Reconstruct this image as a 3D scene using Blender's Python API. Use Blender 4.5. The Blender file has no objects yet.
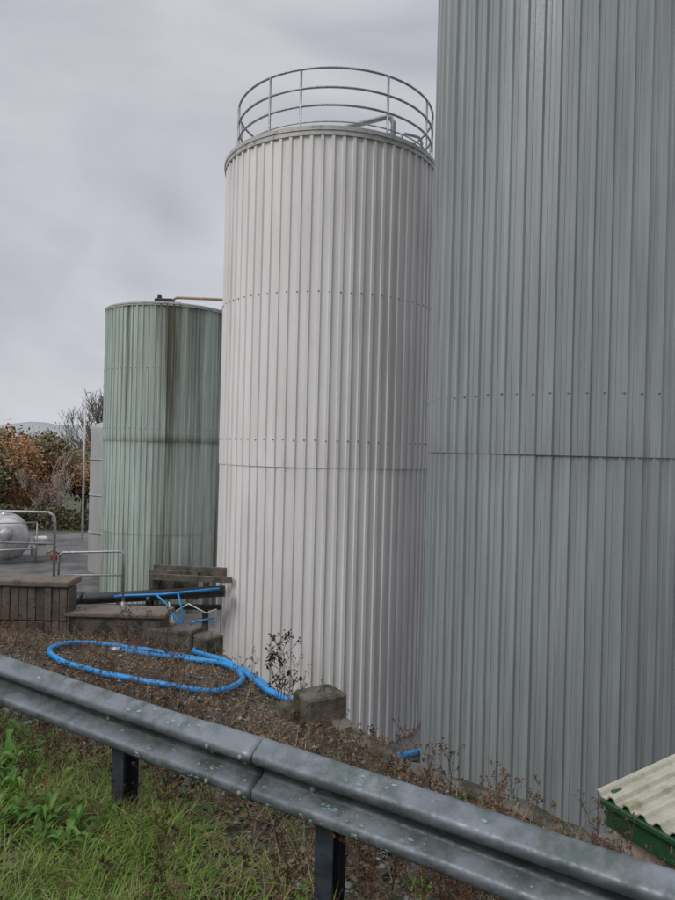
import bpy, math, random
from mathutils import Vector, noise, Matrix
random.seed(7)
R_=random.random
def U(a,b): return a+(b-a)*random.random()
scene=bpy.context.scene

# ------------------------------------------------------------------ helpers
class MB:
    def __init__(s): s.v=[];s.f=[];s.m=[];s.c=[];s.sm=[]
    def vert(s,p,c=(.5,0,.5)):
        s.v.append((p[0],p[1],p[2])); s.c.append(c); return len(s.v)-1
    def face(s,idx,m=0,sm=False): s.f.append(tuple(idx)); s.m.append(m); s.sm.append(sm)
    def box(s,c,d,m=0,rz=0,col=(.5,0,.5),bev=0.0):
        cx,cy,cz=c; dx,dy,dz=d[0]/2,d[1]/2,d[2]/2
        ca,sa=math.cos(rz),math.sin(rz)
        def T(x,y,z): return (cx+x*ca-y*sa, cy+x*sa+y*ca, cz+z)
        b=bev
        if b<=0:
            i=[s.vert(T(x,y,z),col) for z in(-dz,dz) for x,y in((-dx,-dy),(dx,-dy),(dx,dy),(-dx,dy))]
            for q in((3,2,1,0),(4,5,6,7),(0,1,5,4),(1,2,6,5),(2,3,7,6),(3,0,4,7)): s.face([i[k] for k in q],m)
        else:
            def ring(z,ins):
                o=[(-dx+ins,-dy+ins+b),(-dx+ins+b,-dy+ins),(dx-ins-b,-dy+ins),(dx-ins,-dy+ins+b),(dx-ins,dy-ins-b),(dx-ins-b,dy-ins),(-dx+ins+b,dy-ins),(-dx+ins,dy-ins-b)]
                return [s.vert(T(x,y,z),col) for x,y in o]
            rs=[ring(-dz,b*.7),ring(-dz+b,0),ring(dz-b,0),ring(dz,b*.7)]
            for a,bb in zip(rs,rs[1:]):
                for k in range(8): s.face([a[k],a[(k+1)%8],bb[(k+1)%8],bb[k]],m)
            s.face(rs[0][::-1],m); s.face(rs[3],m)
    def tube(s,pts,r,sides=8,m=0,col=(.5,0,.5),closed=False,caps=True,sm=True):
        pts=[Vector(p) for p in pts]; n=len(pts)
        if not hasattr(r,'__len__'): r=[r]*n
        rings=[]; prev=None
        for i in range(n):
            if closed: t=pts[(i+1)%n]-pts[i-1]
            else: t=pts[min(i+1,n-1)]-pts[max(i-1,0)]
            if t.length<1e-9: t=Vector((0,0,1))
            t.normalize()
            if prev is None:
                a=Vector((0,0,1)) if abs(t.z)<.9 else Vector((1,0,0))
                u=t.cross(a).normalized()
            else:
                u=prev-t*prev.dot(t)
                if u.length<1e-6: u=t.orthogonal()
                u.normalize()
            prev=u; w=t.cross(u)
            rings.append([s.vert(pts[i]+(u*math.cos(2*math.pi*k/sides)+w*math.sin(2*math.pi*k/sides))*r[i],col) for k in range(sides)])
        L=n if closed else n-1
        for i in range(L):
            a=rings[i];b=rings[(i+1)%n]
            for k in range(sides): s.face([a[k],a[(k+1)%sides],b[(k+1)%sides],b[k]],m,sm)
        if caps and not closed:
            s.face(rings[0][::-1],m); s.face(rings[-1],m)
    def lathe(s,c,prof,n=48,m=0,col=(.5,0,.5),sm=True,axis='z'):
        rings=[]
        for (r,z) in prof:
            ring=[]
            for k in range(n):
                a=2*math.pi*k/n
                if axis=='z': p=(c[0]+r*math.cos(a),c[1]+r*math.sin(a),c[2]+z)
                elif axis=='x': p=(c[0]+z,c[1]+r*math.cos(a),c[2]+r*math.sin(a))
                else: p=(c[0]+r*math.cos(a),c[1]+z,c[2]+r*math.sin(a))
                ring.append(s.vert(p,col))
            rings.append(ring)
        for a,b in zip(rings,rings[1:]):
            for k in range(n): s.face([a[k],a[(k+1)%n],b[(k+1)%n],b[k]],m,sm)
    def build(s,name,mats,parent=None):
        me=bpy.data.meshes.new(name)
        me.from_pydata(s.v,[],s.f)
        for mt in mats: me.materials.append(mt)
        me.polygons.foreach_set('material_index',s.m)
        me.polygons.foreach_set('use_smooth',s.sm)
        at=me.attributes.new('Col','FLOAT_COLOR','POINT')
        fl=[]
        for c in s.c: fl.extend((c[0],c[1],c[2],1.0))
        at.data.foreach_set('color',fl)
        me.update()
        ob=bpy.data.objects.new(name,me); scene.collection.objects.link(ob)
        if parent: ob.parent=parent
        return ob
def empty(name):
    e=bpy.data.objects.new(name,None); scene.collection.objects.link(e); return e

def mat(name,c1,c2,nscale=4,stretch=(1,1,1),rough=.6,metal=0,bump=.15,bscale=30,dirt=None,dscale=3,dstretch=(1,1,1),dlo=.5,dhi=.7,
        tone=False,stain_shade=None,sstretch=(6,6,.25),spec=.5,bdist=.01,rvar=.15,soff=.62):
    m=bpy.data.materials.new(name); m.use_nodes=True; nt=m.node_tree; N=nt.nodes; Lk=nt.links
    bs=N['Principled BSDF']
    tc=N.new('ShaderNodeTexCoord')
    def mp(sc):
        k=N.new('ShaderNodeMapping'); k.inputs['Scale'].default_value=sc; Lk.new(tc.outputs['Object'],k.inputs[0]); return k
    def noi(src,scale,detail=4,rg=.6):
        k=N.new('ShaderNodeTexNoise'); k.inputs['Scale'].default_value=scale; k.inputs['Detail'].default_value=detail; k.inputs['Roughness'].default_value=rg
        Lk.new(src.outputs[0],k.inputs['Vector']); return k
    def mix(fac,a,b,bt='MIX'):
        k=N.new('ShaderNodeMix'); k.data_type='RGBA'; k.blend_type=bt
        for sock,val in ((k.inputs[0],fac),(k.inputs[6],a),(k.inputs[7],b)):
            if isinstance(val,(int,float)): sock.default_value=val
            elif isinstance(val,tuple): sock.default_value=(val[0],val[1],val[2],1)
            else: Lk.new(val,sock)
        return k.outputs[2]
    def mr(src,a,b,c=0,d=1):
        k=N.new('ShaderNodeMapRange'); Lk.new(src,k.inputs[0]); k.inputs[1].default_value=a;k.inputs[2].default_value=b;k.inputs[3].default_value=c;k.inputs[4].default_value=d; return k.outputs[0]
    n1=noi(mp(stretch),nscale)
    f=mr(n1.outputs[0],.3,.7)
    col=mix(f,c1,c2)
    if tone or stain_shade:
        at=N.new('ShaderNodeAttribute'); at.attribute_name='Col'
        sp=N.new('ShaderNodeSeparateColor'); Lk.new(at.outputs['Color'],sp.inputs[0])
    if tone:
        t=mr(sp.outputs[0],0,1,.76,1.20)
        cb=N.new('ShaderNodeCombineColor')
        for i in range(3): Lk.new(t,cb.inputs[i])
        col=mix(1.0,col,cb.outputs[0],'MULTIPLY')
    if dirt:
        n2=noi(mp(dstretch),dscale,6,.65)
        col=mix(mr(n2.outputs[0],dlo,dhi),col,dirt)
    if stain_shade:
        n3=noi(mp(sstretch),1.6,6,.7)
        k=N.new('ShaderNodeMath'); k.operation='MULTIPLY_ADD'
        Lk.new(sp.outputs[1],k.inputs[0]); k.inputs[1].default_value=1.0
        k2=N.new('ShaderNodeMath'); k2.operation='SUBTRACT'; Lk.new(n3.outputs[0],k2.inputs[0]); k2.inputs[1].default_value=soff
        Lk.new(k2.outputs[0],k.inputs[2])
        col=mix(mr(k.outputs[0],0,.42),col,stain_shade)
    Lk.new(col,bs.inputs['Base Color'])
    n4=noi(mp((1,1,1)),bscale)
    rr=mr(n4.outputs[0],.3,.7,max(0,rough-rvar),min(1,rough+rvar)); Lk.new(rr,bs.inputs['Roughness'])
    bs.inputs['Metallic'].default_value=metal
    bs.inputs['Specular IOR Level'].default_value=spec
    if bump>0:
        b=N.new('ShaderNodeBump'); b.inputs['Strength'].default_value=bump; b.inputs['Distance'].default_value=bdist
        Lk.new(n4.outputs[0],b.inputs['Height']); Lk.new(b.outputs[0],bs.inputs['Normal'])
    return m

def leafmat(name,c1,c2,rough=.6,trans=.25):
    m=bpy.data.materials.new(name); m.use_nodes=True; nt=m.node_tree; N=nt.nodes; Lk=nt.links
    bs=N['Principled BSDF']; out=N['Material Output']
    at=N.new('ShaderNodeAttribute'); at.attribute_name='Col'
    sp=N.new('ShaderNodeSeparateColor'); Lk.new(at.outputs['Color'],sp.inputs[0])
    k=N.new('ShaderNodeMix'); k.data_type='RGBA'; Lk.new(sp.outputs[0],k.inputs[0])
    k.inputs[6].default_value=(*c1,1); k.inputs[7].default_value=(*c2,1)
    h=N.new('ShaderNodeHueSaturation'); Lk.new(k.outputs[2],h.inputs['Color'])
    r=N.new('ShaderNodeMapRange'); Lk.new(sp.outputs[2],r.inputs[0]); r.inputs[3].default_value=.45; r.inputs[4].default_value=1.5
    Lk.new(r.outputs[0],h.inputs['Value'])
    Lk.new(h.outputs[0],bs.inputs['Base Color']); bs.inputs['Roughness'].default_value=rough
    bs.inputs['Specular IOR Level'].default_value=.3
    if trans>0:
        t=N.new('ShaderNodeBsdfTranslucent'); Lk.new(h.outputs[0],t.inputs[0])
        ms=N.new('ShaderNodeMixShader'); ms.inputs[0].default_value=trans
        Lk.new(bs.outputs[0],ms.inputs[1]); Lk.new(t.outputs[0],ms.inputs[2]); Lk.new(ms.outputs[0],out.inputs[0])
    return m

# ------------------------------------------------------------------ materials
M_white=mat('white_cladding',(.71,.69,.67),(.80,.785,.765),1.2,(1,1,.5),rough=.45,bump=.05,tone=True,stain_shade=(.52,.475,.43),dirt=(.62,.59,.56),dscale=1.3,dstretch=(5,5,.35),dlo=.52,dhi=.85,sstretch=(7,7,.3),soff=.62)
M_grey=mat('grey_cladding',(.275,.305,.305),(.335,.365,.365),1.0,(1,1,.4),rough=.38,bump=.05,tone=True,stain_shade=(.18,.195,.19),dirt=(.235,.26,.258),dscale=1.6,dstretch=(5,5,.25),dlo=.46,dhi=.72)
M_green=mat('green_cladding',(.40,.475,.425),(.49,.565,.51),1.3,(1,1,.5),rough=.65,bump=.08,tone=True,stain_shade=(.095,.09,.058),dirt=(.29,.345,.30),dscale=1.5,dstretch=(8,8,.22),dlo=.44,dhi=.72,sstretch=(9,9,.2),soff=.61)
M_rim=mat('rim_metal',(.40,.40,.39),(.52,.52,.50),6,rough=.5,metal=.1,dirt=(.25,.24,.22),dscale=8)
M_galv=mat('galvanised_steel',(.30,.31,.32),(.42,.43,.44),12,rough=.45,metal=.6,dirt=(.25,.23,.2),dscale=15)
M_bolt=mat('bolt_metal',(.20,.20,.20),(.28,.28,.27),20,rough=.6,metal=.2,bump=0)
M_rail=mat('guardrail_galvanised',(.125,.145,.165),(.205,.23,.25),3.5,(1,1,2.5),rough=.5,metal=.3,bump=.25,bscale=45,bdist=.002,dirt=(.075,.095,.092),dscale=6,dlo=.46,dhi=.64,stain_shade=(.028,.036,.034),sstretch=(3,3,8),soff=.53,spec=.5)  # dark tint carries valley dirt and the painted shade of the undersides
M_post=mat('post_steel',(.025,.035,.055),(.06,.075,.10),14,rough=.55,metal=.4,dirt=(.09,.075,.06),dscale=9)
M_conc=mat('concrete',(.075,.065,.052),(.17,.155,.13),5,rough=.9,bump=.8,bscale=25,bdist=.02,dirt=(.035,.038,.022),dscale=4,dlo=.48,dhi=.62)
M_buff=mat('buff_block',(.30,.25,.19),(.42,.37,.30),6,rough=.9,bump=.7,bscale=40,dirt=(.14,.12,.09),dscale=5)
M_sleeper=mat('weathered_block',(.075,.058,.048),(.15,.12,.10),6,(1,1,.5),rough=.88,bump=.8,bscale=30,tone=True,dirt=(.045,.038,.032),dscale=6)
M_cap=mat('wall_cap',(.12,.095,.075),(.21,.175,.14),4,rough=.9,bump=.6,dirt=(.06,.06,.035),dscale=4)
M_soil=mat('soil_gravel',(.05,.043,.035),(.14,.125,.105),9,rough=.95,bump=1.0,bscale=45,bdist=.03,dirt=(.04,.045,.022),dscale=1.5,dlo=.48,dhi=.62)
M_stone=leafmat('gravel_stone',(.10,.09,.08),(.30,.285,.265),.9,0)
M_asph=mat('asphalt_yard',(.10,.10,.10),(.19,.185,.18),.4,rough=.75,bump=.5,bscale=60,dirt=(.07,.068,.065),dscale=.5,dlo=.45,dhi=.6)
M_field=mat('field',(.07,.085,.045),(.11,.115,.065),.05,rough=.95,bump=.3)
M_hill=mat('hazy_hill',(.30,.325,.325),(.37,.39,.39),.01,rough=1,bump=0,spec=0)
M_hose=mat('blue_hose_pvc',(.005,.22,.56),(.02,.29,.66),3,rough=.4,bump=.05)
M_black=mat('black_pipe_pvc',(.012,.012,.014),(.03,.03,.032),6,rough=.45)
M_brass=mat('pipe_tan',(.28,.20,.12),(.4,.3,.2),8,rough=.5,metal=.3)
M_dgreen=mat('dark_green_paint',(.012,.055,.022),(.02,.085,.035),5,rough=.45,bump=.1,dirt=(.03,.05,.025),dscale=7)
M_roof=mat('roof_sheet',(.33,.32,.25),(.46,.44,.36),4,rough=.8,bump=.4,bscale=40,dirt=(.17,.18,.09),dscale=6,dlo=.5,dhi=.7)
M_vessel=mat('vessel_skin',(.45,.45,.45),(.62,.62,.62),2,rough=.35,metal=.4,dirt=(.25,.24,.22),dscale=3)
M_red=mat('red_paint',(.22,.03,.018),(.30,.05,.03),6,rough=.5)
M_whitep=mat('white_paint',(.55,.55,.53),(.65,.65,.63),6,rough=.5,dirt=(.35,.34,.31))
M_bark=mat('bark',(.13,.115,.10),(.21,.19,.17),8,(1,1,.3),rough=.9,bump=0)
M_birch=mat('birch_bark',(.35,.33,.3),(.5,.48,.45),5,(1,1,3),rough=.8,bump=0,dirt=(.12,.10,.09),dscale=4)
M_grass=leafmat('grass_blades',(.085,.18,.022),(.27,.32,.08),.6,.3)
M_weedleaf=leafmat('weed_leaf',(.06,.17,.025),(.16,.27,.06),.5,.3)
M_dry=leafmat('dry_grass',(.15,.10,.055),(.32,.25,.15),.8,0)
M_dead=leafmat('dead_stem',(.065,.033,.022),(.17,.10,.06),.85,0)
M_litter=leafmat('leaf_litter',(.065,.04,.024),(.22,.135,.07),.8,0)
M_aut=leafmat('autumn_leaves',(.36,.17,.085),(.29,.215,.11),.9,0)  # leaf colours lightened so distance haze is part of the colour
M_olive=leafmat('hedge_leaves',(.12,.12,.065),(.23,.185,.10),.9,0)  # same here, haze mixed into the leaf colours

# ------------------------------------------------------------------ terrain
YARD=-5.05
NX,NY=.549,.836
def sdist(x,y): return NX*x+NY*y-2.41
def gz(x,y):
    s=sdist(x,y)
    z=-1.95-(.16*s if s>0 else .1*s)
    z=z if s>-5 else -1.45
    z+=.05*noise.noise(Vector((x*.9,y*.9,0)))+.025*noise.noise(Vector((x*3,y*3,5)))
    return z
EDGE=[(-32,14),(-10,9.9),(-3.3,9.35),(-2.0,9.05),(-1.45,8.5),(-.66,6.87),(-.1,6.1),(.4,5.02),(.98,4.45),(1.5,3.93),(2.7,4.3),(6,2.6),(16,-4)]
def resample(P,step):
    out=[]
    for a,b in zip(P,P[1:]):
        L=math.hypot(b[0]-a[0],b[1]-a[1]); st=step if L<5 else step*6
        n=max(1,int(L/st))
        for k in range(n): out.append((a[0]+(b[0]-a[0])*k/n,a[1]+(b[1]-a[1])*k/n))
    out.append(P[-1]); return out
E=resample(EDGE,.07)
mb=MB(); K=130; rows=[]
for (x,y) in E:
    col=[]
    for k in range(K+1):
        t=16*(k/K)**1.5
        px,py=x-NX*t,y-NY*t
        col.append(mb.vert((px,py,gz(px,py)+.02*noise.noise(Vector((px*9,py*9,0))))))
    rows.append(col)
for a,b in zip(rows,rows[1:]):
    for k in range(K): mb.face([a[k],a[k+1],b[k+1],b[k]],0,True)
mb.build('embankment_ground',[M_soil])

def off(P,d):
    out=[]
    for i,p in enumerate(P):
        a=P[max(i-1,0)];b=P[min(i+1,len(P)-1)]
        tx,ty=b[0]-a[0],b[1]-a[1];l=math.hypot(tx,ty) or 1
        out.append((p[0]-ty/l*d,p[1]+tx/l*d))
    return out
E2=resample(EDGE,.12); O=off(E2,.17); I=off(E2,-.02)
mb=MB(); prev=None
for p,q in zip(I,O):
    hgt=gz(p[0],p[1])+ (.03 if p[0]>-.3 else -.01)+.03*noise.noise(Vector((p[0]*5,p[1]*5,2)))
    j=.02*noise.noise(Vector((p[0]*7,p[1]*7,9)))
    c=[mb.vert((p[0],p[1],hgt-.35)),mb.vert((p[0]+j,p[1]+j,hgt-.015)),mb.vert((p[0]+.02+j,p[1]+.02+j,hgt)),mb.vert((q[0]-.02+j,q[1]-.02+j,hgt-.01)),mb.vert((q[0]+j,q[1]+j,hgt-.03)),mb.vert((q[0],q[1],YARD-.1))]
    if prev:
        for k in range(5): mb.face([prev[k],c[k],c[k+1],prev[k+1]])
    prev=c
mb.build('concrete_retaining_wall',[M_conc])

mb=MB()
S=3000
def sheet(mb,x0,y0,x1,y1,z,m=0):
    i=[mb.vert(p) for p in((x0,y0,z),(x1,y0,z),(x1,y1,z),(x0,y1,z))]; mb.face(i,m)
sheet(mb,-S,-S,S,S,YARD-.01); mb.build('ground',[M_field])
mb=MB(); sheet(mb,-45,-10,40,39,YARD); mb.build('yard_asphalt',[M_asph])
mb=MB(); pr=None
for i in range(161):
    a=math.radians(-80+160*i/160); d=1100
    x,y=d*math.sin(a),d*math.cos(a)
    h=27+26*noise.noise(Vector((i*.11,3,0)))+5*noise.noise(Vector((i*.4,3,0)))+2*noise.noise(Vector((i*1.3,5,0)))
    c=[mb.vert((x*.45,y*.45,YARD-1)),mb.vert((x*.75,y*.75,h*.45)),mb.vert((x,y,h)),mb.vert((x*1.3,y*1.3,YARD-2))]
    if pr:
        for k in range(3): mb.face([pr[k],pr[k+1],c[k+1],c[k]],0,True)
    pr=c
mb.build('distant_hills',[M_hill])

# ------------------------------------------------------------------ tanks
def tank(name,C,R,z1,seams,riv,pitch,prof,M,stainfn,rimh=.14,seed=1,sheetn=5,toneamp=.5,rimout=.04,ribamp=.7):
    root=empty(name); root.location=(C[0],C[1],0)
    rng=random.Random(seed)
    n=int(round(2*math.pi*R/pitch)); dth=2*math.pi/n
    face0=math.atan2(-C[1],-C[0])
    bounds=[YARD-.02]+seams+[z1]
    ribw=[rng.uniform(-.035,.035) for _ in range(n)]
    for si in range(len(bounds)-1):
        za,zb=bounds[si],bounds[si+1]; ex=.012*si
        if si>0: za-=.06
        mb=MB(); nz=max(2,int((zb-za)/.25))
        tones=[.5+toneamp*(rng.random()-.5) for _ in range(n//sheetn+2)]
        rib=[.5+ribamp*(rng.random()-.5) for _ in range(n)]
        jit=[rng.uniform(-.006,.006) for _ in range(n//sheetn+2)]
        rings=[]
        for j in range(nz+1):
            z=za+(zb-za)*j/nz; ring=[]
            for k in range(n):
                g=(k+si*2)//sheetn
                wob=.005*noise.noise(Vector((k*.35,z*.8,seed)))
                for fi,(fr,dp) in enumerate(prof):
                    th=(k+fr+(ribw[k] if fi else ribw[k-1]*.3))*dth; r=R+ex+dp+jit[g%len(jit)]+wob
                    phi=(th-face0+math.pi)%(2*math.pi)-math.pi
                    tn=.6*tones[g%len(tones)]+.4*rib[k]
                    ring.append(mb.vert((r*math.cos(th),r*math.sin(th),z),(tn,stainfn(phi,z,k),0)))
            rings.append(ring)
        L=len(rings[0])
        for a,b in zip(rings,rings[1:]):
            for k in range(L): mb.face([a[k],a[(k+1)%L],b[(k+1)%L],b[k]])
        mb.build('cladding_tier_%d'%(si+1),[M],root)
    mb=MB()
    for rz_ in riv:
        for k in range(n):
            fr,dp=(.77,max(p[1] for p in prof))
            th=(k+fr+ribw[k])*dth; r=R+dp+.012*sum(1 for s_ in seams if rz_>s_)+.003
            d=Vector((math.cos(th),math.sin(th),0)); c=d*r+Vector((0,0,rz_+rng.uniform(-.008,.008)))
            mb.tube([c-d*.012,c+d*.006,c+d*.010],[.015,.015,.006],6)
    mb.build('fixing_bolts',[M_bolt],root)
    mb=MB()
    e=.012*len(seams)
    Rr=R+e+rimout
    mb.lathe((0,0,z1),[(Rr-.05,-rimh-.005),(Rr,-rimh),(Rr,-rimh*.45),(Rr+.014,-rimh*.43),(Rr+.014,.01),(Rr-.02,.025),(Rr*.5,.14),(.01,.2)],96,0,sm=False)
    mb.build('roof_and_rim',[M_rim],root)
    return root,face0

def st_white(phi,z,k):
    v=.02+.05*noise.noise(Vector((k*.9,z*.3,8)))
    v+=.12*max(0,1-abs(z+.35)/.4)*(.4+.6*noise.noise(Vector((k*1.7,0,0))))
    v+=.18*max(0,(-z-1.5)/3.5)
    v+=.20*max(0,1-(5.3-z)/.5)
    return v
def st_grey(phi,z,k):
    return .12+.12*max(0,1-abs(z-.0)/.4)+.12*max(0,(-z-1)/4)+.12*noise.noise(Vector((k*.9,z*.15,4)))
def st_green(phi,z,k):
    x=math.sin(phi)
    top=min(1,max(0,(z+2)/5))
    v=.03+.18*noise.noise(Vector((k*.8,z*.22,2)))+.05*top
    v+=.44*math.exp(-((x-.0)/.19)**2)*(.50+.50*top)
    v+=.34*math.exp(-((x-.38)/.13)**2)*(.45+.55*top)+.18*math.exp(-((x+.62)/.05)**2)+.24*math.exp(-((x-.78)/.12)**2)
    v+=.24*max(0,1-abs(z-.1)/.15)+.20*max(0,(-z-1.5)/3)+.2*max(0,1-(4.2-z)/.25)
    return v
P_w=[(0,0),(.60,0),(.66,.028),(.93,.028),]
P_g=[(0,0),(.22,0),(.25,.007),(.31,.007),(.34,0),(.58,0),(.65,.034),(.93,.034)]
wt,wf=tank('white_silo_tank',(-.25,13.5),2.0,5.37,[-.25],[.15,2.63],.18,P_w,M_white,st_white,seed=3,toneamp=.35,ribamp=.5)
gt,gf=tank('grey_silo_tank',(3.29,9.44),2.0,7.6,[.06],[.69],.185,P_g,M_grey,st_grey,seed=5,toneamp=.4)
tt,tf=tank('green_silo_tank',(-5.5,22.4),1.97,4.24,[-2.6,.17],[.5,2.3],.18,P_w,M_green,st_green,rimh=.08,seed=9,rimout=.03)

mb=MB(); z0=5.37+.1; RR=1.88; cx=.06
def rp(a,z,r=RR):
    th=wf+math.radians(a); return (cx+r*math.cos(th),r*math.sin(th),z)
for h in (.34,.64,.97):
    mb.tube([rp(a,z0+h) for a in range(0,360,4)],.021,8,closed=True)
for a in (-84,-76,-38,-19,28,62,84,110,150,190,230,262):
    mb.tube([rp(a,z0-.25,1.9),rp(a,z0-.05,1.88),rp(a,z0+.97)],.021,8)
    mb.box(rp(a,z0-.03),(.1,.1,.02))
mb.tube([rp(a,z0+.06) for a in range(0,360,4)],.012,6,closed=True)
mb.build('handrail',[M_galv],wt)
mb=MB()
mb.tube([(.0,-1.0,5.5),(.05,-.95,5.76),(.15,-.95,5.84),(.98,-.85,6.12),(1.08,-.83,6.12),(1.13,-.82,6.03),(1.13,-.82,5.3)],.05,10)
mb.tube([(1.3,-.6,5.3),(1.3,-.6,5.90),(1.36,-.55,5.97),(1.65,-.4,5.97),(1.71,-.35,5.9),(1.71,-.35,5.3)],.028,8)
mb.lathe((.3,.1,5.5),[(.28,0),(.28,.2),(.25,.24),(.01,.27)],24)
mb.build('vent_pipework',[M_galv],wt)
mb=MB()
t1,t2=wf+math.radians(100),wf+math.radians(112)
for th in (t1,t2): mb.tube([(2.2*math.cos(th),2.2*math.sin(th),z) for z in (-4.8,6.4)],.025,8)
for i in range(36):
    z=-4.7+i*.3; mb.tube([(2.2*math.cos(t1),2.2*math.sin(t1),z),(2.2*math.cos(t2),2.2*math.sin(t2),z)],.012,6)
mb.build('access_ladder',[M_galv],wt)
mb=MB(); 
mb.tube([(.35,-1.2,4.33),(.35,-1.2,4.5),(.45,-1.2,4.56),(2.6,-.9,4.58),(2.7,-.9,4.5),(2.7,-.9,-4.5)],.045,10,0)
mb.box((.1,-1.3,4.42),(.55,.3,.12),1,bev=.02); mb.box((-.05,-1.3,4.5),(.12,.12,.2),1,bev=.02)
mb.tube([(-.35,-1.3,4.36),(.6,-1.3,4.36)],.04,8,1)
mb.build('outlet_pipe',[M_brass,M_black],tt)
mb=MB(); mb.lathe((-8.75,28,0),[(1.2,YARD),(1.2,.6),(1.15,.75),(.6,.95),(.01,1.0)],48)
for z in (-3.5,-2,-.6): mb.lathe((-8.75,28,z),[(1.2,-.03),(1.225,-.03),(1.225,.03),(1.2,.03)],48)
mb.build('steel_storage_silo',[mat('pale_steel',(.30,.30,.30),(.40,.40,.39),2,(1,1,.3),rough=.5,metal=.2)])

# ------------------------------------------------------------------ guardrail
root=empty('guardrail')
TX,TY=.836,-.549
def rl(t,o,z):
    bx,by=-.05,2.92
    und=.012*math.sin(t*1.7)
    return (bx+TX*t-NX*(o+und),by+TY*t-NY*(o+und),z+.008*math.sin(t*2.3+1)+(.012*t if t>0 else 0))
prof=[(-.004,-.010),(.000,.000),(.008,.003),(.020,-.004),(.070,-.040),(.080,-.050),(.083,-.062),(.082,-.082),(.074,-.094),(.018,-.124),(.007,-.134),(.004,-.145),(.004,-.165),(.008,-.176),(.018,-.186),(.072,-.214),(.081,-.224),(.083,-.238),(.082,-.258),(.074,-.270),(.014,-.308),(.0,-.310)]
prof=[(o,z*.9) for o,z in prof]
dirt_shade=[.1,0,-.1,-.1,-.1,-.05,.05,.16,.28,.40,.42,.40,.38,.32,.18,.02,-.02,.10,.20,.30,.38,.3]  # valley dirt plus shade of the undersides, put into the colour along the profile
NP=len(prof)
ZT=-1.29
def beam(t0,t1,do,name):
    mb=MB(); n=int((t1-t0)/.05); rs=[]
    for i in range(n+1):
        t=t0+(t1-t0)*i/n; r=[]
        edge=.2*max(0,1-min(t-t0,t1-t)/.05)
        for j,(o,z) in enumerate(prof):
            dent=.006*noise.noise(Vector((t*2.2,j*.22,do*100)))
            r.append(mb.vert(rl(t,o+do+dent+.02,ZT+z+.004*noise.noise(Vector((t*1.3,3,0)))),(.5,dirt_shade[j]+edge,0)))
        rs.append(r)
    for a,b in zip(rs,rs[1:]):
        for k in range(NP-1): mb.face([a[k],a[k+1],b[k+1],b[k]],0,True)
    ob=mb.build(name,[M_rail],root); s=ob.modifiers.new('s','SOLIDIFY'); s.thickness=.004; s.offset=0
TS=-.60
beam(-9,TS+.32,.007,'beam_section_1'); beam(TS,6,0,'beam_section_2')
M_chip=mat('paint_chips',(.10,.22,.21),(.30,.38,.37),30,rough=.75)
mb=MB()
for t in (TS+.06,TS+.26):
    for z in (-.065,-.223,-.098,-.186):
        p=Vector(rl(t,.083+.03 if z in(-.065,-.223) else .075,ZT+z)); d=Vector((-NX,-NY,0))
        mb.tube([p-d*.02,p+d*.004,p+d*.009],[.012,.012,.006],8)
for i in range(-6,5):
    p=Vector(rl(i*1.32,.035,ZT-.139)); d=Vector((-NX,-NY,0)); mb.tube([p-d*.03,p,p+d*.008],[.014,.014,.008],8)
mb.build('splice_bolts',[M_bolt],root)
mb=MB()
for i in range(-6,5):
    t=i*1.32; x,y,_=rl(t,-.06,0); g=gz(x,y)-.3; top=ZT-.07
    rz=math.atan2(TY,TX)
    for (a,o,w,dp) in ((0,0,.006,.10),(.045,.05,.09,.006),(.045,-.05,.09,.006)):
        px,py,_=rl(t+a,-.045-o,0); mb.box((px,py,(g+top)/2),(w,dp,top-g),0,rz)
mb.build('posts',[M_post],root)
mb=MB(); rng=random.Random(4)
def beampt(t,q):
    q=max(0,min(NP-1.001,q)); j=int(q); f=q-j
    o=prof[j][0]*(1-f)+prof[j+1][0]*f; z=prof[j][1]*(1-f)+prof[j+1][1]*f
    nx=(prof[j+1][1]-prof[j][1]); nz=-(prof[j+1][0]-prof[j][0]); l=math.hypot(nx,nz); nx,nz=-nx/l,-nz/l
    dent=.006*noise.noise(Vector((t*2.2,j*.22,.7 if t<TS+.32 else 0)))
    return rl(t,o+dent+.02+.0035*nx+(.007 if t<TS+.32 else 0),ZT+z+.004*noise.noise(Vector((t*1.3,3,0)))+.0035*nz)
def qlen(q):
    j=int(max(0,min(NP-2,q))); return math.hypot(prof[j+1][0]-prof[j][0],prof[j+1][1]-prof[j][1])
for i in range(230):
    t=rng.choice([rng.uniform(-2.6,1.6),rng.gauss(.15,.22),rng.gauss(-.75,.2),rng.gauss(.2,.15)]); q=rng.choice([rng.uniform(14.1,14.9),rng.uniform(14.1,14.9),rng.uniform(17,18),rng.uniform(3.1,3.9)])
    w=rng.choice([rng.uniform(.0015,.004),rng.uniform(.002,.005),rng.uniform(.003,.013)]); h=min(.45,w*.8/qlen(q))
    n=9; c=mb.vert(beampt(t,q)); ring=[]
    for k in range(n):
        a=2*math.pi*k/n; rr=rng.uniform(.3,1)
        ring.append(mb.vert(beampt(t+w*rr*math.cos(a)*1.6,q+h*rr*math.sin(a))))
    for k in range(n): mb.face([c,ring[k],ring[(k+1)%n]])
mb.build('flaked_primer_patches',[M_chip],root)

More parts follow.
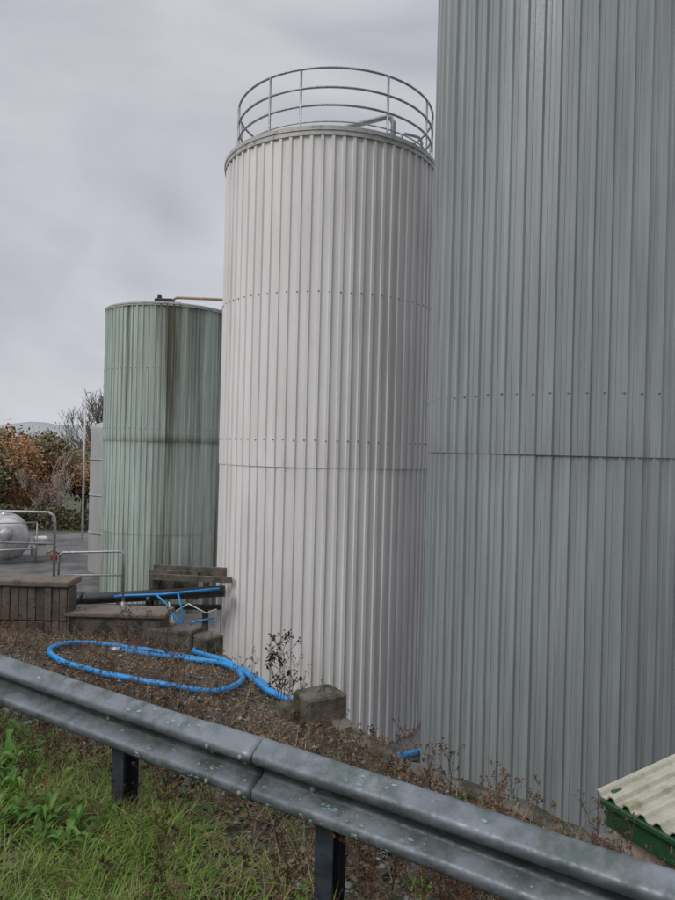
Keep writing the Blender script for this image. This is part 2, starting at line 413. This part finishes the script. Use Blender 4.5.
# ------------------------------------------------------------------ walls & pipes at left
mb=MB(); x=-9.0
while x<-3.43:
    w=U(.095,.12); w=min(w,-3.4-x); h=U(-.008,.008)
    for zc,hh in ((-2.08,.42),(-2.5,.38)):
        mb.box((x+w/2,9.02+U(-.012,.012),zc),(w-.006,.24,hh+h),0,col=(U(0,1),0,0),bev=.006)
    x+=w
mb.box((-6.22,9.1,-1.82),(5.62,.46,.08),1,bev=.015)
mb.build('block_garden_wall',[M_sleeper,M_cap])
mb=MB()
mb.box((-2.85,9.15,-2.42),(1.25,.45,.36),0,bev=.02); mb.box((-2.82,9.14,-2.21),(1.32,.5,.06),1,bev=.015)
mb.box((-2.05,8.95,-2.5),(.62,.35,.3),0,rz=-.25,bev=.02); mb.box((-1.6,8.8,-2.6),(.3,.3,.42),0,rz=-.7,bev=.02)
mb.build('concrete_plinth',[M_conc,M_cap])
mb=MB(); 
mb.box((-.10,5.96,-2.3),(.38,.3,.42),0,rz=.55,bev=.02); mb.box((-.34,5.98,-2.36),(.18,.24,.30),0,rz=.7,bev=.02)
mb.build('concrete_block',[M_conc])
mb=MB()
mb.tube([(-9,9.25,-.93),(-3.85,9.25,-.93),(-3.78,9.25,-.97),(-3.76,9.25,-1.05),(-3.76,9.25,-1.8)],.019,8)
mb.tube([(-9,9.25,-1.35),(-3.76,9.25,-1.35)],.015,8)
for x in (-5.3,-6.9,-8.5): mb.tube([(x,9.25,-.93),(x,9.25,-1.8)],.019,8)
mb.build('pipe_handrail',[M_galv])
mb=MB()
mb.tube([(-4.4,11,-2.5),(-4.4,11,-1.8),(-4.34,11,-1.74),(-3.4,11,-1.70),(-3.36,11,-1.74),(-3.36,11,-2.6)],.019,8)
mb.tube([(-4.4,11,-2.1),(-3.36,11,-2.08)],.014,8)
mb.tube([(-4.4,11,-2.4),(-4.4,11,YARD)],.03,8); mb.tube([(-3.36,11,-2.5),(-3.36,11,YARD)],.03,8)
mb.build('pipe_handrail',[M_galv])
root=empty('pipe_bridge')
mb=MB()
mb.tube([(-7,12,-2.72),(-4.6,12,-2.72),(-1.9,12,-2.5)],.095,14)
mb.tube([(-7,12.3,-2.95),(-2,12.3,-2.85)],.05,12)
for x in (-4.4,-3.2): mb.lathe((x,12,-2.7),[(.085,-.05),(.13,-.04),(.13,.04),(.085,.05)],16,axis='x')
mb.build('black_pipes',[M_black],root)
mb=MB()
mb.box((-2.55,12.5,-2.25),(1.5,.08,.16),0,rz=-.12); mb.box((-2.55,12.2,-2.33),(1.5,.06,.1),0,rz=-.1)
mb.box((-2.9,12.45,-2.5),(.9,.06,.5),0,rz=-.1)
for x in (-3.2,-2.3): mb.box((x,12.4,-3.7),(.1,.1,2.7),0)
mb.box((-5.4,12.4,-3.95),(.1,.1,2.2),0)
mb.build('steel_beams',[M_conc],root)
mb=MB()
mb.tube([(-3.75,11.8,-2.60),(-3.6,11.8,-2.58),(-2.9,11.7,-2.52),(-1.95,11.7,-2.40)],.022,8)
mb.tube([(-3.0,11.6,-2.5),(-2.8,11.5,-2.62),(-2.6,11.4,-2.85),(-2.45,11.4,-3.0),(-2.3,11.4,-2.9),(-2.0,11.5,-2.85)],.018,8)
mb.tube([(-2.6,11.5,-2.45),(-2.5,11.4,-2.7),(-2.5,11.4,-3.1),(-2.35,11.4,-3.4)],.016,8)
mb.tube([(-2.7,11.5,-2.8),(-2.4,11.4,-2.6),(-2.1,11.4,-2.75),(-1.95,11.5,-2.7)],.011,8,1)
mb.tube([(-2.75,11.5,-2.6),(-2.65,11.4,-2.9),(-2.4,11.4,-3.2),(-2.0,11.5,-3.1)],.011,8,1)
mb.build('service_hoses',[M_hose,M_whitep],root)
# ------------------------------------------------------------------ blue hose
def cr(P,n=10):
    out=[]
    for i in range(len(P)-1):
        p0=P[max(i-1,0)];p1=P[i];p2=P[i+1];p3=P[min(i+2,len(P)-1)]
        for k in range(n):
            t=k/n
            out.append(tuple(.5*((2*b)+(-a+c)*t+(2*a-5*b+4*c-d)*t*t+(-a+3*b-3*c+d)*t**3) for a,b,c,d in zip(p0,p1,p2,p3)))
    out.append(P[-1]); return out
def smooth(P,it):
    P=[Vector(p) for p in P]
    for _ in range(it):
        P=[P[0]]+[P[i]*.5+(P[i-1]+P[i+1])*.25 for i in range(1,len(P)-1)]+[P[-1]]
    return P
def even(P,step):
    P=[Vector(p) for p in P]; out=[P[0]]; acc=0
    for a,b in zip(P,P[1:]):
        L=(b-a).length; d=step-acc
        while d<=L: out.append(a+(b-a)*(d/L)); d+=step
        acc=(acc+L)%step if L>0 else acc
    return out
hp=[(-.42,6.42),(-.68,7.0),(-.95,7.6),(-1.35,8.0),(-1.75,8.2),(-2.3,8.30),(-2.85,8.3),(-3.15,7.95),(-3.02,7.35),(-2.5,6.85),(-1.92,6.56),(-1.4,6.42),(-1.03,6.55),(-.90,6.95),(-1.0,7.45),(-1.3,7.85),(-1.7,8.02),(-2.15,8.06),(-2.5,8.05)]
hh=[(x,y,0) for x,y in cr(hp,10)]
hh=smooth(even(hh,.04),20)
n=len(hh); pts=[]
for i,p in enumerate(hh):
    near=0
    for j in range(0,i-18,2):
        d=(hh[j]-p).length
        if d<.14: near=max(near,1-d/.14)
    pts.append(Vector((p.x,p.y,gz(p.x,p.y)+.04+.06*min(1,near*1.6))))
start=[(-.12,6.75,-4.9),(-.18,6.72,-3.2),(-.25,6.62,-2.6),(-.33,6.52,-2.36)]
pts=smooth(even(start+pts,.04),14)
mb=MB(); mb.tube(pts,.030,12)
p_=pts[-1]; mb.tube([p_,p_+Vector((-.06,0,0)),p_+Vector((-.13,0,-.005))],.038,12,1)
h3=cr([(-.55,6.55),(-.84,7.2),(-1.12,7.85),(-1.5,8.3),(-1.72,8.45)],8)
mb.tube(smooth(even([(-.2,6.85,-4.9),(-.28,6.82,-3.0),(-.38,6.7,-2.45)]+[(x,y,gz(x,y)+.05) for x,y in h3]+[(-1.75,8.9,-2.6),(-1.8,9.6,-3.5)],.04),14),.030,12)
mb.build('blue_hose',[M_hose,M_galv])
mb=MB(); mb.tube(cr([(.2,11.2,YARD+.06),(.8,11.1,YARD+.12),(1.3,11.2,YARD+.14),(2.2,11.9,YARD+.06),(2.6,12.5,YARD+.06)],6),.06,10)
mb.build('blue_hose',[M_hose])

# ------------------------------------------------------------------ kiosk bottom right
root=empty('roofed_kiosk')
O0=Vector((1.37,3.39)); e1=Vector((.47,-.883)); e2=Vector((.883,.47))
rz=math.atan2(e1.y,e1.x)
def kp(a,b): p=O0+e1*a+e2*b; return p.x,p.y
La,Lb=1.5,1.15
mb=MB()
x,y=kp(La/2,Lb/2); mb.box((x,y,-2.35),(La-.1,Lb-.1,1.1),0,rz)
mb.build('block_walls',[M_buff],root)
mb=MB()
x,y=kp(La/2,0); mb.box((x,y,-1.74),(La,.04,.13),0,rz,bev=.006)
x,y=kp(0,Lb/2+.01); mb.box((x,y,-1.71),(.035,Lb-.02,.13),0,rz,bev=.006)
x,y=kp(La/2,-.03); mb.box((x,y,-1.68),(La+.01,.05,.03),0,rz,bev=.006)
mb.build('green_fascia',[M_dgreen],root)
mb=MB(); n=int(La/.01); pr=None
for i in range(n+1):
    a=-.03+ (La+.06)*i/n; ph=(a/.085)%1
    h=.022*(0 if ph<.35 else (ph-.35)/.15 if ph<.5 else 1 if ph<.85 else (1-ph)/.15)
    c=[]
    for b in (-.045,.35,.8,Lb+.05):
        x,y=kp(a,b); c.append(mb.vert((x,y,-1.655+h+.13*(b/Lb))))
    if pr:
        for k in range(3): mb.face([pr[k],c[k],c[k+1],pr[k+1]])
    pr=c
ob=mb.build('corrugated_roof',[M_roof],root); s=ob.modifiers.new('s','SOLIDIFY'); s.thickness=.006

# ------------------------------------------------------------------ vessel
root=empty('steel_vessel'); root.location=(-13.6,28.5,0); root.rotation_euler=(0,0,math.radians(26))
mb=MB()
mb.lathe((0,0,-4.0),[(.01,-.34),(.45,-.28),(.76,-.13),(.88,.02),(.88,2.0),(.76,2.15),(.45,2.3),(.01,2.34)],44,axis='y')
for dy in (.1,1.0,1.9): mb.lathe((0,dy,-4.0),[(.88,-.03),(.91,-.03),(.91,.03),(.88,.03)],44,axis='y')
mb.lathe((0,-.36,-3.8),[(.01,-.05),(.24,-.05),(.26,0),(.26,.1)],24,axis='y')
mb.lathe((0,1.2,-3.15),[(.25,0),(.25,.16),(.01,.2)],20)
mb.build('barrel',[M_vessel],root)
mb=MB()
for y in (.3,1.7):
    mb.box((0,y,-4.93),(1.4,.25,.24),0,bev=.02)
    for sx_ in (-.55,.55): mb.box((sx_,y,-4.72),(.14,.2,.44),0)
mb.tube([(-.5,-.5,-4.4),(.4,-.5,-4.4),(1.1,-.4,-4.4),(1.1,-.4,-5)],.04,8,0)
mb.tube([(-1.2,-.5,-3.3),(1.15,-.5,-3.3)],.025,8,0); mb.tube([(1.15,-.5,-3.3),(1.15,-.5,-5)],.025,8,0)
mb.build('supports_and_pipework',[M_galv],root)
mb=MB(); mb.box((1.35,.4,-4.15),(.5,.6,.28),0,rz=.1,bev=.05); mb.box((1.3,.4,-4.6),(.6,.5,.5),0,rz=.2,bev=.05)
mb.build('pump_housings',[M_whitep],root)
mb=MB(); mb.box((1.9,-.3,-4.8),(.35,.3,.25),0,rz=.3,bev=.05); mb.tube([(1.5,-.6,-4.6),(1.8,-.7,-4.45),(2.1,-.6,-4.7)],.03,8)
mb.build('pump_motor',[M_red],root)
mb=MB(); mb.tube([(-13.2,36,YARD),(-13.2,36,0),(-13.2,36,2.6)],[.06,.05,.035],10); mb.tube([(-13.2,36,2.55),(-13.1,35.9,2.66),(-13.0,35.8,2.67)],.025,8); mb.box((-12.93,35.75,2.67),(.2,.12,.06),0,rz=-.6,bev=.02)
mb.build('lamp_post',[M_whitep])

# ------------------------------------------------------------------ trees
def tree_mesh(seed,H,leaves,lsize,barkm,leafm,spread=.55,depth=5,colr=(0,1),rmin=.012,trunk=.3,nb=4):
    rng=random.Random(seed); mb=MB(); tips=[]
    def br(p,d,L,r,lv):
        n=4; pts=[p]; rad=[r]; q=p.copy(); dd=d.copy()
        for i in range(n):
            dd=(dd+Vector((rng.gauss(0,.12),rng.gauss(0,.12),rng.gauss(.05,.08)))).normalized()
            q=q+dd*L/n; pts.append(q.copy()); rad.append(max(rmin,r*(1-.35*(i+1)/n)))
            if lv<=2: tips.append(q.copy())
        mb.tube(pts,rad,6 if lv>3 else 3,0,caps=False)
        if lv>0:
            for i in range(nb):
                k=rng.randint(1 if lv<depth else 2,n); a=rng.uniform(0,6.28)
                s_=Vector((math.cos(a),math.sin(a),rng.uniform(.3,1.1)))*spread
                br(pts[k],(dd+s_*1.4).normalized(),L*rng.uniform(.6,.82),max(rmin,rad[k]*.7),lv-1)
    br(Vector((0,0,0)),Vector((0,0,1)),H*trunk,H*.018,depth)
    mz=max(t.z for t in tips)
    for i in range(leaves):
        t=rng.choice(tips)+Vector((rng.gauss(0,1),rng.gauss(0,1),rng.gauss(0,1)))*H*.03
        u=Vector((rng.gauss(0,1),rng.gauss(0,1),rng.gauss(0,1))).normalized(); w=u.orthogonal().normalized()
        s_=lsize*rng.uniform(.5,1.2)
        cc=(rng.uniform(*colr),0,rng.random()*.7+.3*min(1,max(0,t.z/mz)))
        i0=[mb.vert(t+u*s_,cc),mb.vert(t+w*s_*.6,cc),mb.vert(t-u*s_,cc),mb.vert(t-w*s_*.6,cc)]
        mb.face(i0,1)
    k=H/mz; mb.v=[(a*k,b*k,c*k) for a,b,c in mb.v]
    me=mb.build('tmp',[barkm,leafm]); d=me.data; bpy.data.objects.remove(me); return d
bare=tree_mesh(1,9,0,.1,M_bark,M_aut,.66,5,rmin=.0075,trunk=.26,nb=4)
aut=tree_mesh(2,5.2,7000,.055,M_bark,M_aut,.75,4,rmin=.012,trunk=.2)
aut2=tree_mesh(5,5.0,7000,.055,M_bark,M_olive,.8,4,rmin=.012,trunk=.18)
birch=tree_mesh(8,5.0,500,.06,M_birch,M_aut,.4,4,(0,.5),rmin=.012)
def put(me,name,x,y,s=1,rz=0):
    o=bpy.data.objects.new(name,me); o.location=(x,y,YARD-.05); o.scale=(s,s,s); o.rotation_euler=(0,0,rz); scene.collection.objects.link(o)
put(bare,'bare_tree',-17.2,49,1.03,.4); put(bare,'bare_tree',-15.6,53,.95,4.4)
put(birch,'birch_tree',-16.4,40.2,.92,1); put(birch,'birch_tree',-17.2,40.6,.8,2.6)
for i,(x,y,s,k) in enumerate([(-19.0,42,1.05,0),(-20.9,43,1.08,0),(-22.6,44,1.15,1),(-17.6,43.5,.88,0),(-25,45,1.1,1),(-28,46,1.1,0),(-15.8,44,.8,0),(-20.0,41,.85,1),(-18.4,40.5,.6,0),(-22.0,40.6,.7,1),(-14.3,45,.8,1),(-16.9,46,.9,1),(-12.6,46,.8,0),(-23.8,42,.95,0),(-21.8,46,1.2,0),(-19.2,47,1.1,1)]):
    put(aut if k==0 else aut2,'autumn_tree' if k==0 else 'hedgerow_tree',x,y,s,i*1.3)
for i in range(30):
    x=-66+i*4.5+U(-1.5,1.5)
    put(aut2 if i%2 else aut,'hedgerow_tree' if i%2 else 'autumn_tree',x,60+U(-4,4),U(1.0,1.25),i*2.1)
put(bare,'bare_tree',14,58,1.1,2); put(bare,'bare_tree',-34,60,1.0,3)
mb=MB()
for i in range(9000):
    x=U(-34,-11); y=39.6+1.6*abs(noise.noise(Vector((x*.3,0,0))))+U(0,1.4); z=YARD+R_()**.8*(1.3+.9*noise.noise(Vector((x*.5,1,0))))
    u=Vector((random.gauss(0,1),random.gauss(0,1),random.gauss(0,1))).normalized(); w=u.orthogonal().normalized(); s_=U(.05,.10); t=Vector((x,y,z))
    cc=(R_(),0,R_()*.6); mb.face([mb.vert(t+u*s_,cc),mb.vert(t+w*s_,cc),mb.vert(t-u*s_,cc),mb.vert(t-w*s_,cc)])
mb.build('hedge',[M_olive])

# ------------------------------------------------------------------ ground cover
def inbank(x,y,marg=.03):
    for a,b in zip(EDGE,EDGE[1:]):
        if a[0]<=x<b[0]:
            ye=a[1]+(b[1]-a[1])*(x-a[0])/(b[0]-a[0]); return y<ye-marg
    return False
def visible_xy():
    while True:
        y=U(2.0,9.2)
        x=U(-.56*y-.3,min(.5*y+.3,2.4))
        if inbank(x,y): return x,y
def green(x,y):
    s=sdist(x,y)
    g=1-max(0,min(1,(s+.15)/.75))
    lr=max(0,min(1,(-.15-x)/.9))
    n=.5+.9*noise.noise(Vector((x*1.6,y*1.6,7)))
    return max(0,min(1,g*(.10+.90*lr)*(.40+n*.8)))
mb=MB(); ico=[(0,0,1)]+[(math.cos(a)*.95,math.sin(a)*.95,.15) for a in [k*2*math.pi/5 for k in range(5)]]+[(0,0,-.6)]
for i in range(18000):
    x,y=visible_xy()
    if random.random()>1.2-y*.08: continue
    r=U(.005,.016)*(1 if R_()<.93 else 1.8); rz=U(0,6.28); z=gz(x,y)+.02*noise.noise(Vector((x*9,y*9,0)))+r*.3
    c=(R_(),0,U(.1,.9)); ids=[]
    sx,sy,sz=U(.7,1.3),U(.7,1.3),U(.5,.9)
    for (a,b,d) in ico:
        ids.append(mb.vert((x+r*(a*sx*math.cos(rz)-b*sy*math.sin(rz)),y+r*(a*sx*math.sin(rz)+b*sy*math.cos(rz)),z+r*d*sz),c))
    for k in range(5): mb.face([ids[0],ids[1+k],ids[1+(k+1)%5]]); mb.face([ids[6],ids[1+(k+1)%5],ids[1+k]])
mb.build('gravel',[M_stone])
mb=MB()
for i in range(16000):
    x,y=visible_xy(); z=gz(x,y)+U(.005,.04)
    if R_()<green(x,y)*.7: continue
    s_=U(.008,.026); u=Vector((random.gauss(0,1),random.gauss(0,1),random.gauss(0,.4))).normalized(); w=u.cross(Vector((random.gauss(0,.4),random.gauss(0,.4),1))).normalized(); t=Vector((x,y,z))
    cc=(R_(),0,R_()); mb.face([mb.vert(t+u*s_,cc),mb.vert(t+w*s_*.5+Vector((0,0,.006)),cc),mb.vert(t-u*s_,cc),mb.vert(t-w*s_*.5,cc)])
mb.build('leaf_litter',[M_litter])
def blade(mb,x,y,h,w,lean,c,m=0):
    z=gz(x,y)-.01; a=U(0,6.28); dx,dy=math.cos(a),math.sin(a); px,py=-dy*w,dx*w
    l=lean*h
    p=[(0,0),(l*.25,.5*h),(l*.8,.85*h),(l*1.3,.95*h)]
    ids=[]
    for i,(o,hh_) in enumerate(p[:3]):
        ww=(1,.85,.5)[i]
        ids.append((mb.vert((x+dx*o+px*ww,y+dy*o+py*ww,z+hh_),c),mb.vert((x+dx*o-px*ww,y+dy*o-py*ww,z+hh_),c)))
    tip=mb.vert((x+dx*p[3][0],y+dy*p[3][0],z+p[3][1]),c)
    for a_,b_ in zip(ids,ids[1:]): mb.face([a_[0],a_[1],b_[1],b_[0]],m)
    mb.face([ids[2][0],ids[2][1],tip],m)
mb=MB(); cnt=0
while cnt<22000:
    x,y=visible_xy()
    if y>5.5 and R_()<.6: continue
    if R_()>green(x,y)+(.01 if sdist(x,y)>0 else 0): continue
    n=.5+.5*noise.noise(Vector((x*2.5,y*2.5,1)))
    for k in range(3):
        blade(mb,x+U(-.02,.02),y+U(-.02,.02),U(.03,.11)*(.6+n),U(.0015,.0038),U(.3,1.5),(min(1,max(0,R_()*.7+n*.3)),0,U(.1,.95))); cnt+=1
mb.build('grass',[M_grass])
mb=MB()
for i in range(11000):
    x,y=visible_xy()
    n=noise.noise(Vector((x*1.3,y*1.3,11)))
    if n<-.05 and R_()<.8: continue
    blade(mb,x,y,U(.03,.15),U(.001,.0025),U(.4,2.2),(R_(),0,R_()))
mb.build('dry_grass',[M_dry])
mb=MB()
def leaf(mb,p,a,L,w,up,c):
    dx,dy=math.cos(a),math.sin(a); n=6; prev=None; ph=U(0,6)
    for i in range(n+1):
        t=i/n; o=L*t; z=p[2]+L*(up*t-.9*up*t*t*.9); ww=w*math.sin(math.pi*min(1,t*.93+.05))*(1+.35*math.sin(i*2.6+ph))
        q=(p[0]+dx*o,p[1]+dy*o)
        ids=(mb.vert((q[0]-dy*ww,q[1]+dx*ww,z+.35*ww),c),mb.vert((q[0],q[1],z),c),mb.vert((q[0]+dy*ww,q[1]-dx*ww,z+.35*ww),c))
        if prev:
            mb.face([prev[0],prev[1],ids[1],ids[0]],0,True); mb.face([prev[1],prev[2],ids[2],ids[1]],0,True)
        prev=ids
cnt=0
while cnt<450:
    x,y=visible_xy()
    if R_()>green(x,y)+(.004 if y<6 else 0): continue
    cnt+=1; sc=U(.45,1.15)
    for k in range(random.randint(5,12)):
        br=U(.2,.9)
        leaf(mb,(x,y,gz(x,y)),U(0,6.28),U(.05,.13)*sc,U(.009,.021)*sc,U(.3,1.6),(R_(),0,br))
for (x,y) in [(-1.9,3.85),(-1.75,3.98),(-2.0,4.0),(-1.7,3.7),(-1.95,3.65),(-1.35,3.3),(-1.2,3.2),(-1.55,3.45)]:
    for k in range(26): leaf(mb,(x+U(-.09,.09),y+U(-.09,.09),gz(x,y)+U(0,.08)),U(0,6.28),U(.06,.16),U(.008,.017),U(1.0,2.8),(R_(),0,U(.2,.8)))
mb.build('broadleaf_weeds',[M_weedleaf])
def seedhead(mb,p,r,c):
    for k in range(4):
        t=p+Vector((random.gauss(0,1),random.gauss(0,1),random.gauss(0,1)))*r*.5
        u=Vector((random.gauss(0,1),random.gauss(0,1),random.gauss(0,1))).normalized(); w=u.orthogonal().normalized(); v=u.cross(w)
        s_=r*U(.5,.9); i=[mb.vert(t+q*s_,c) for q in (u,w,v,-u-w*.5)]
        mb.face([i[0],i[1],i[2]]);mb.face([i[0],i[2],i[3]]);mb.face([i[1],i[3],i[2]]);mb.face([i[0],i[3],i[1]])
def weed(mb,x,y,h,nb,r=.0022,seeds=True,cc=None,sr=.008):
    c=cc or (R_(),0,R_()); p=Vector((x,y,gz(x,y)-.02)); d=Vector((U(-.25,.25),U(-.25,.25),1)).normalized()
    pts=[p]; 
    for i in range(5):
        d=(d+Vector((U(-.12,.12),U(-.12,.12),0))).normalized(); pts.append(pts[-1]+d*h/5)
    mb.tube(pts,[r*(1-.12*i) for i in range(6)],4,0,c,caps=False)
    for k in range(nb):
        i=random.randint(2,5); q=pts[i]; a=U(0,6.28); bd=(Vector((math.cos(a)*.8,math.sin(a)*.8,U(.4,1.2)))).normalized(); L=h*U(.15,.38)
        m_=q+bd*L*.5; e=m_+(bd+Vector((0,0,.35))).normalized()*L*.5
        mb.tube([q,m_,e],[r*.55,r*.45,r*.3],3,0,c,caps=False)
        if seeds: seedhead(mb,e,U(.6,1.3)*sr,c)
        for j in range(2):
            a2=U(0,6.28); e2_=m_+(bd+Vector((math.cos(a2),math.sin(a2),.3))*.8).normalized()*L*.4
            mb.tube([m_,e2_],[r*.4,r*.25],3,0,c,caps=False)
            if seeds: seedhead(mb,e2_,U(.5,1.1)*sr,c)
mb=MB(); cnt=0
while cnt<680:
    x,y=visible_xy(); s=sdist(x,y)
    if s<-.1: 
        if R_()<.75: continue
    dens=.4+.9*noise.noise(Vector((x*1.1,y*1.1,20)))
    if x<-2.2 and y>6: dens*=.4
    if -3.3<x<-.8 and 6.4<y<8.6: dens*=.2
    if R_()>dens+.2: continue
    cnt+=1; weed(mb,x,y,U(.12,.42),random.randint(4,9))
mb.build('dead_weeds',[M_dead])
mb=MB()
for i in range(3): weed(mb,-.44+U(-.05,.05),6.05+U(-.05,.05),U(.55,.68),10,.004,True,(.1,0,.25),.017)
mb.build('dried_dock_plant',[M_dead])
mb=MB()
for i in range(5): weed(mb,U(-2.7,-2.0),U(8.3,8.7),U(.35,.6),9,.003,True,(.3,0,.3),.012)
mb.build('dried_dock_plant',[M_dead])
mb=MB()
for i in range(1500):
    x,y=visible_xy(); s=sdist(x,y)
    if s<-.1 or (-3.2<x<-.9 and 6.5<y<8.5 and R_()<.7): continue
    a=U(0,6.28); L=U(.08,.3); z=gz(x,y); h=U(.02,.14)
    P=[(x+math.cos(a+.4*t)*L*t,y+math.sin(a+.4*t)*L*t,z+h*math.sin(math.pi*t)+.005) for t in (0,.25,.5,.75,1)]
    mb.tube(P,U(.001,.0022),3,0,(R_(),0,R_()),caps=False)
mb.build('bramble_stems',[M_dead])

# ------------------------------------------------------------------ world, sun, camera
sd=Vector((-.62,-.48,.75)).normalized()
w=bpy.data.worlds.new('World'); scene.world=w; w.use_nodes=True; nt=w.node_tree; N=nt.nodes; Lk=nt.links
bg=N['Background']; bg.inputs[1].default_value=.1
sky=N.new('ShaderNodeTexSky'); sky.sky_type='NISHITA'; sky.sun_disc=False; sky.sun_elevation=math.asin(sd.z); sky.sun_rotation=math.atan2(sd.x,sd.y)
tc=N.new('ShaderNodeTexCoord'); mp=N.new('ShaderNodeMapping'); mp.inputs['Scale'].default_value=(1.2,1.2,2.2); mp.inputs['Rotation'].default_value=(.25,.1,0); Lk.new(tc.outputs['Generated'],mp.inputs[0])
no=N.new('ShaderNodeTexNoise'); no.inputs['Scale'].default_value=2.3; no.inputs['Detail'].default_value=5; no.inputs['Roughness'].default_value=.48; no.inputs['Distortion'].default_value=.5; Lk.new(mp.outputs[0],no.inputs['Vector'])
ra=N.new('ShaderNodeValToRGB'); Lk.new(no.outputs[0],ra.inputs[0])
ra.color_ramp.elements[0].position=.36; ra.color_ramp.elements[0].color=(.475,.475,.53,1)
ra.color_ramp.elements[1].position=.64; ra.color_ramp.elements[1].color=(.64,.65,.70,1)
sx=N.new('ShaderNodeSeparateXYZ'); Lk.new(tc.outputs['Generated'],sx.inputs[0])
m0=N.new('ShaderNodeMapRange'); Lk.new(sx.outputs[2],m0.inputs[0]); m0.inputs[1].default_value=0; m0.inputs[2].default_value=.5; m0.inputs[3].default_value=1.07; m0.inputs[4].default_value=.93
m1=N.new('ShaderNodeMapRange'); Lk.new(sx.outputs[2],m1.inputs[0]); m1.inputs[1].default_value=.52; m1.inputs[2].default_value=1; m1.inputs[3].default_value=10; m1.inputs[4].default_value=25
mm=N.new('ShaderNodeMath'); mm.operation='MULTIPLY'; Lk.new(m0.outputs[0],mm.inputs[0]); Lk.new(m1.outputs[0],mm.inputs[1])
vm=N.new('ShaderNodeVectorMath'); vm.operation='SCALE'; Lk.new(ra.outputs[0],vm.inputs[0]); Lk.new(mm.outputs[0],vm.inputs['Scale'])
mx=N.new('ShaderNodeMix'); mx.data_type='RGBA'; mx.inputs[0].default_value=.05; Lk.new(vm.outputs[0],mx.inputs[6]); Lk.new(sky.outputs[0],mx.inputs[7])
Lk.new(mx.outputs[2],bg.inputs[0])
L=bpy.data.lights.new('sun','SUN'); L.energy=1.4; L.angle=math.radians(25); L.color=(1,.97,.93)
lo=bpy.data.objects.new('sun',L); lo.rotation_euler=sd.to_track_quat('Z','Y').to_euler(); scene.collection.objects.link(lo)
cam=bpy.data.cameras.new('camera'); co=bpy.data.objects.new('camera',cam); scene.collection.objects.link(co)
cam.sensor_fit='VERTICAL'; cam.sensor_height=24; cam.sensor_width=18; cam.lens=18.4; cam.clip_start=.05; cam.clip_end=8000
co.matrix_world=Matrix.Rotation(math.radians(90),4,'X')@Matrix.Rotation(math.radians(1.4),4,'Z')
scene.camera=co
scene.view_settings.view_transform='Standard'; scene.view_settings.look='None'; scene.view_settings.exposure=0
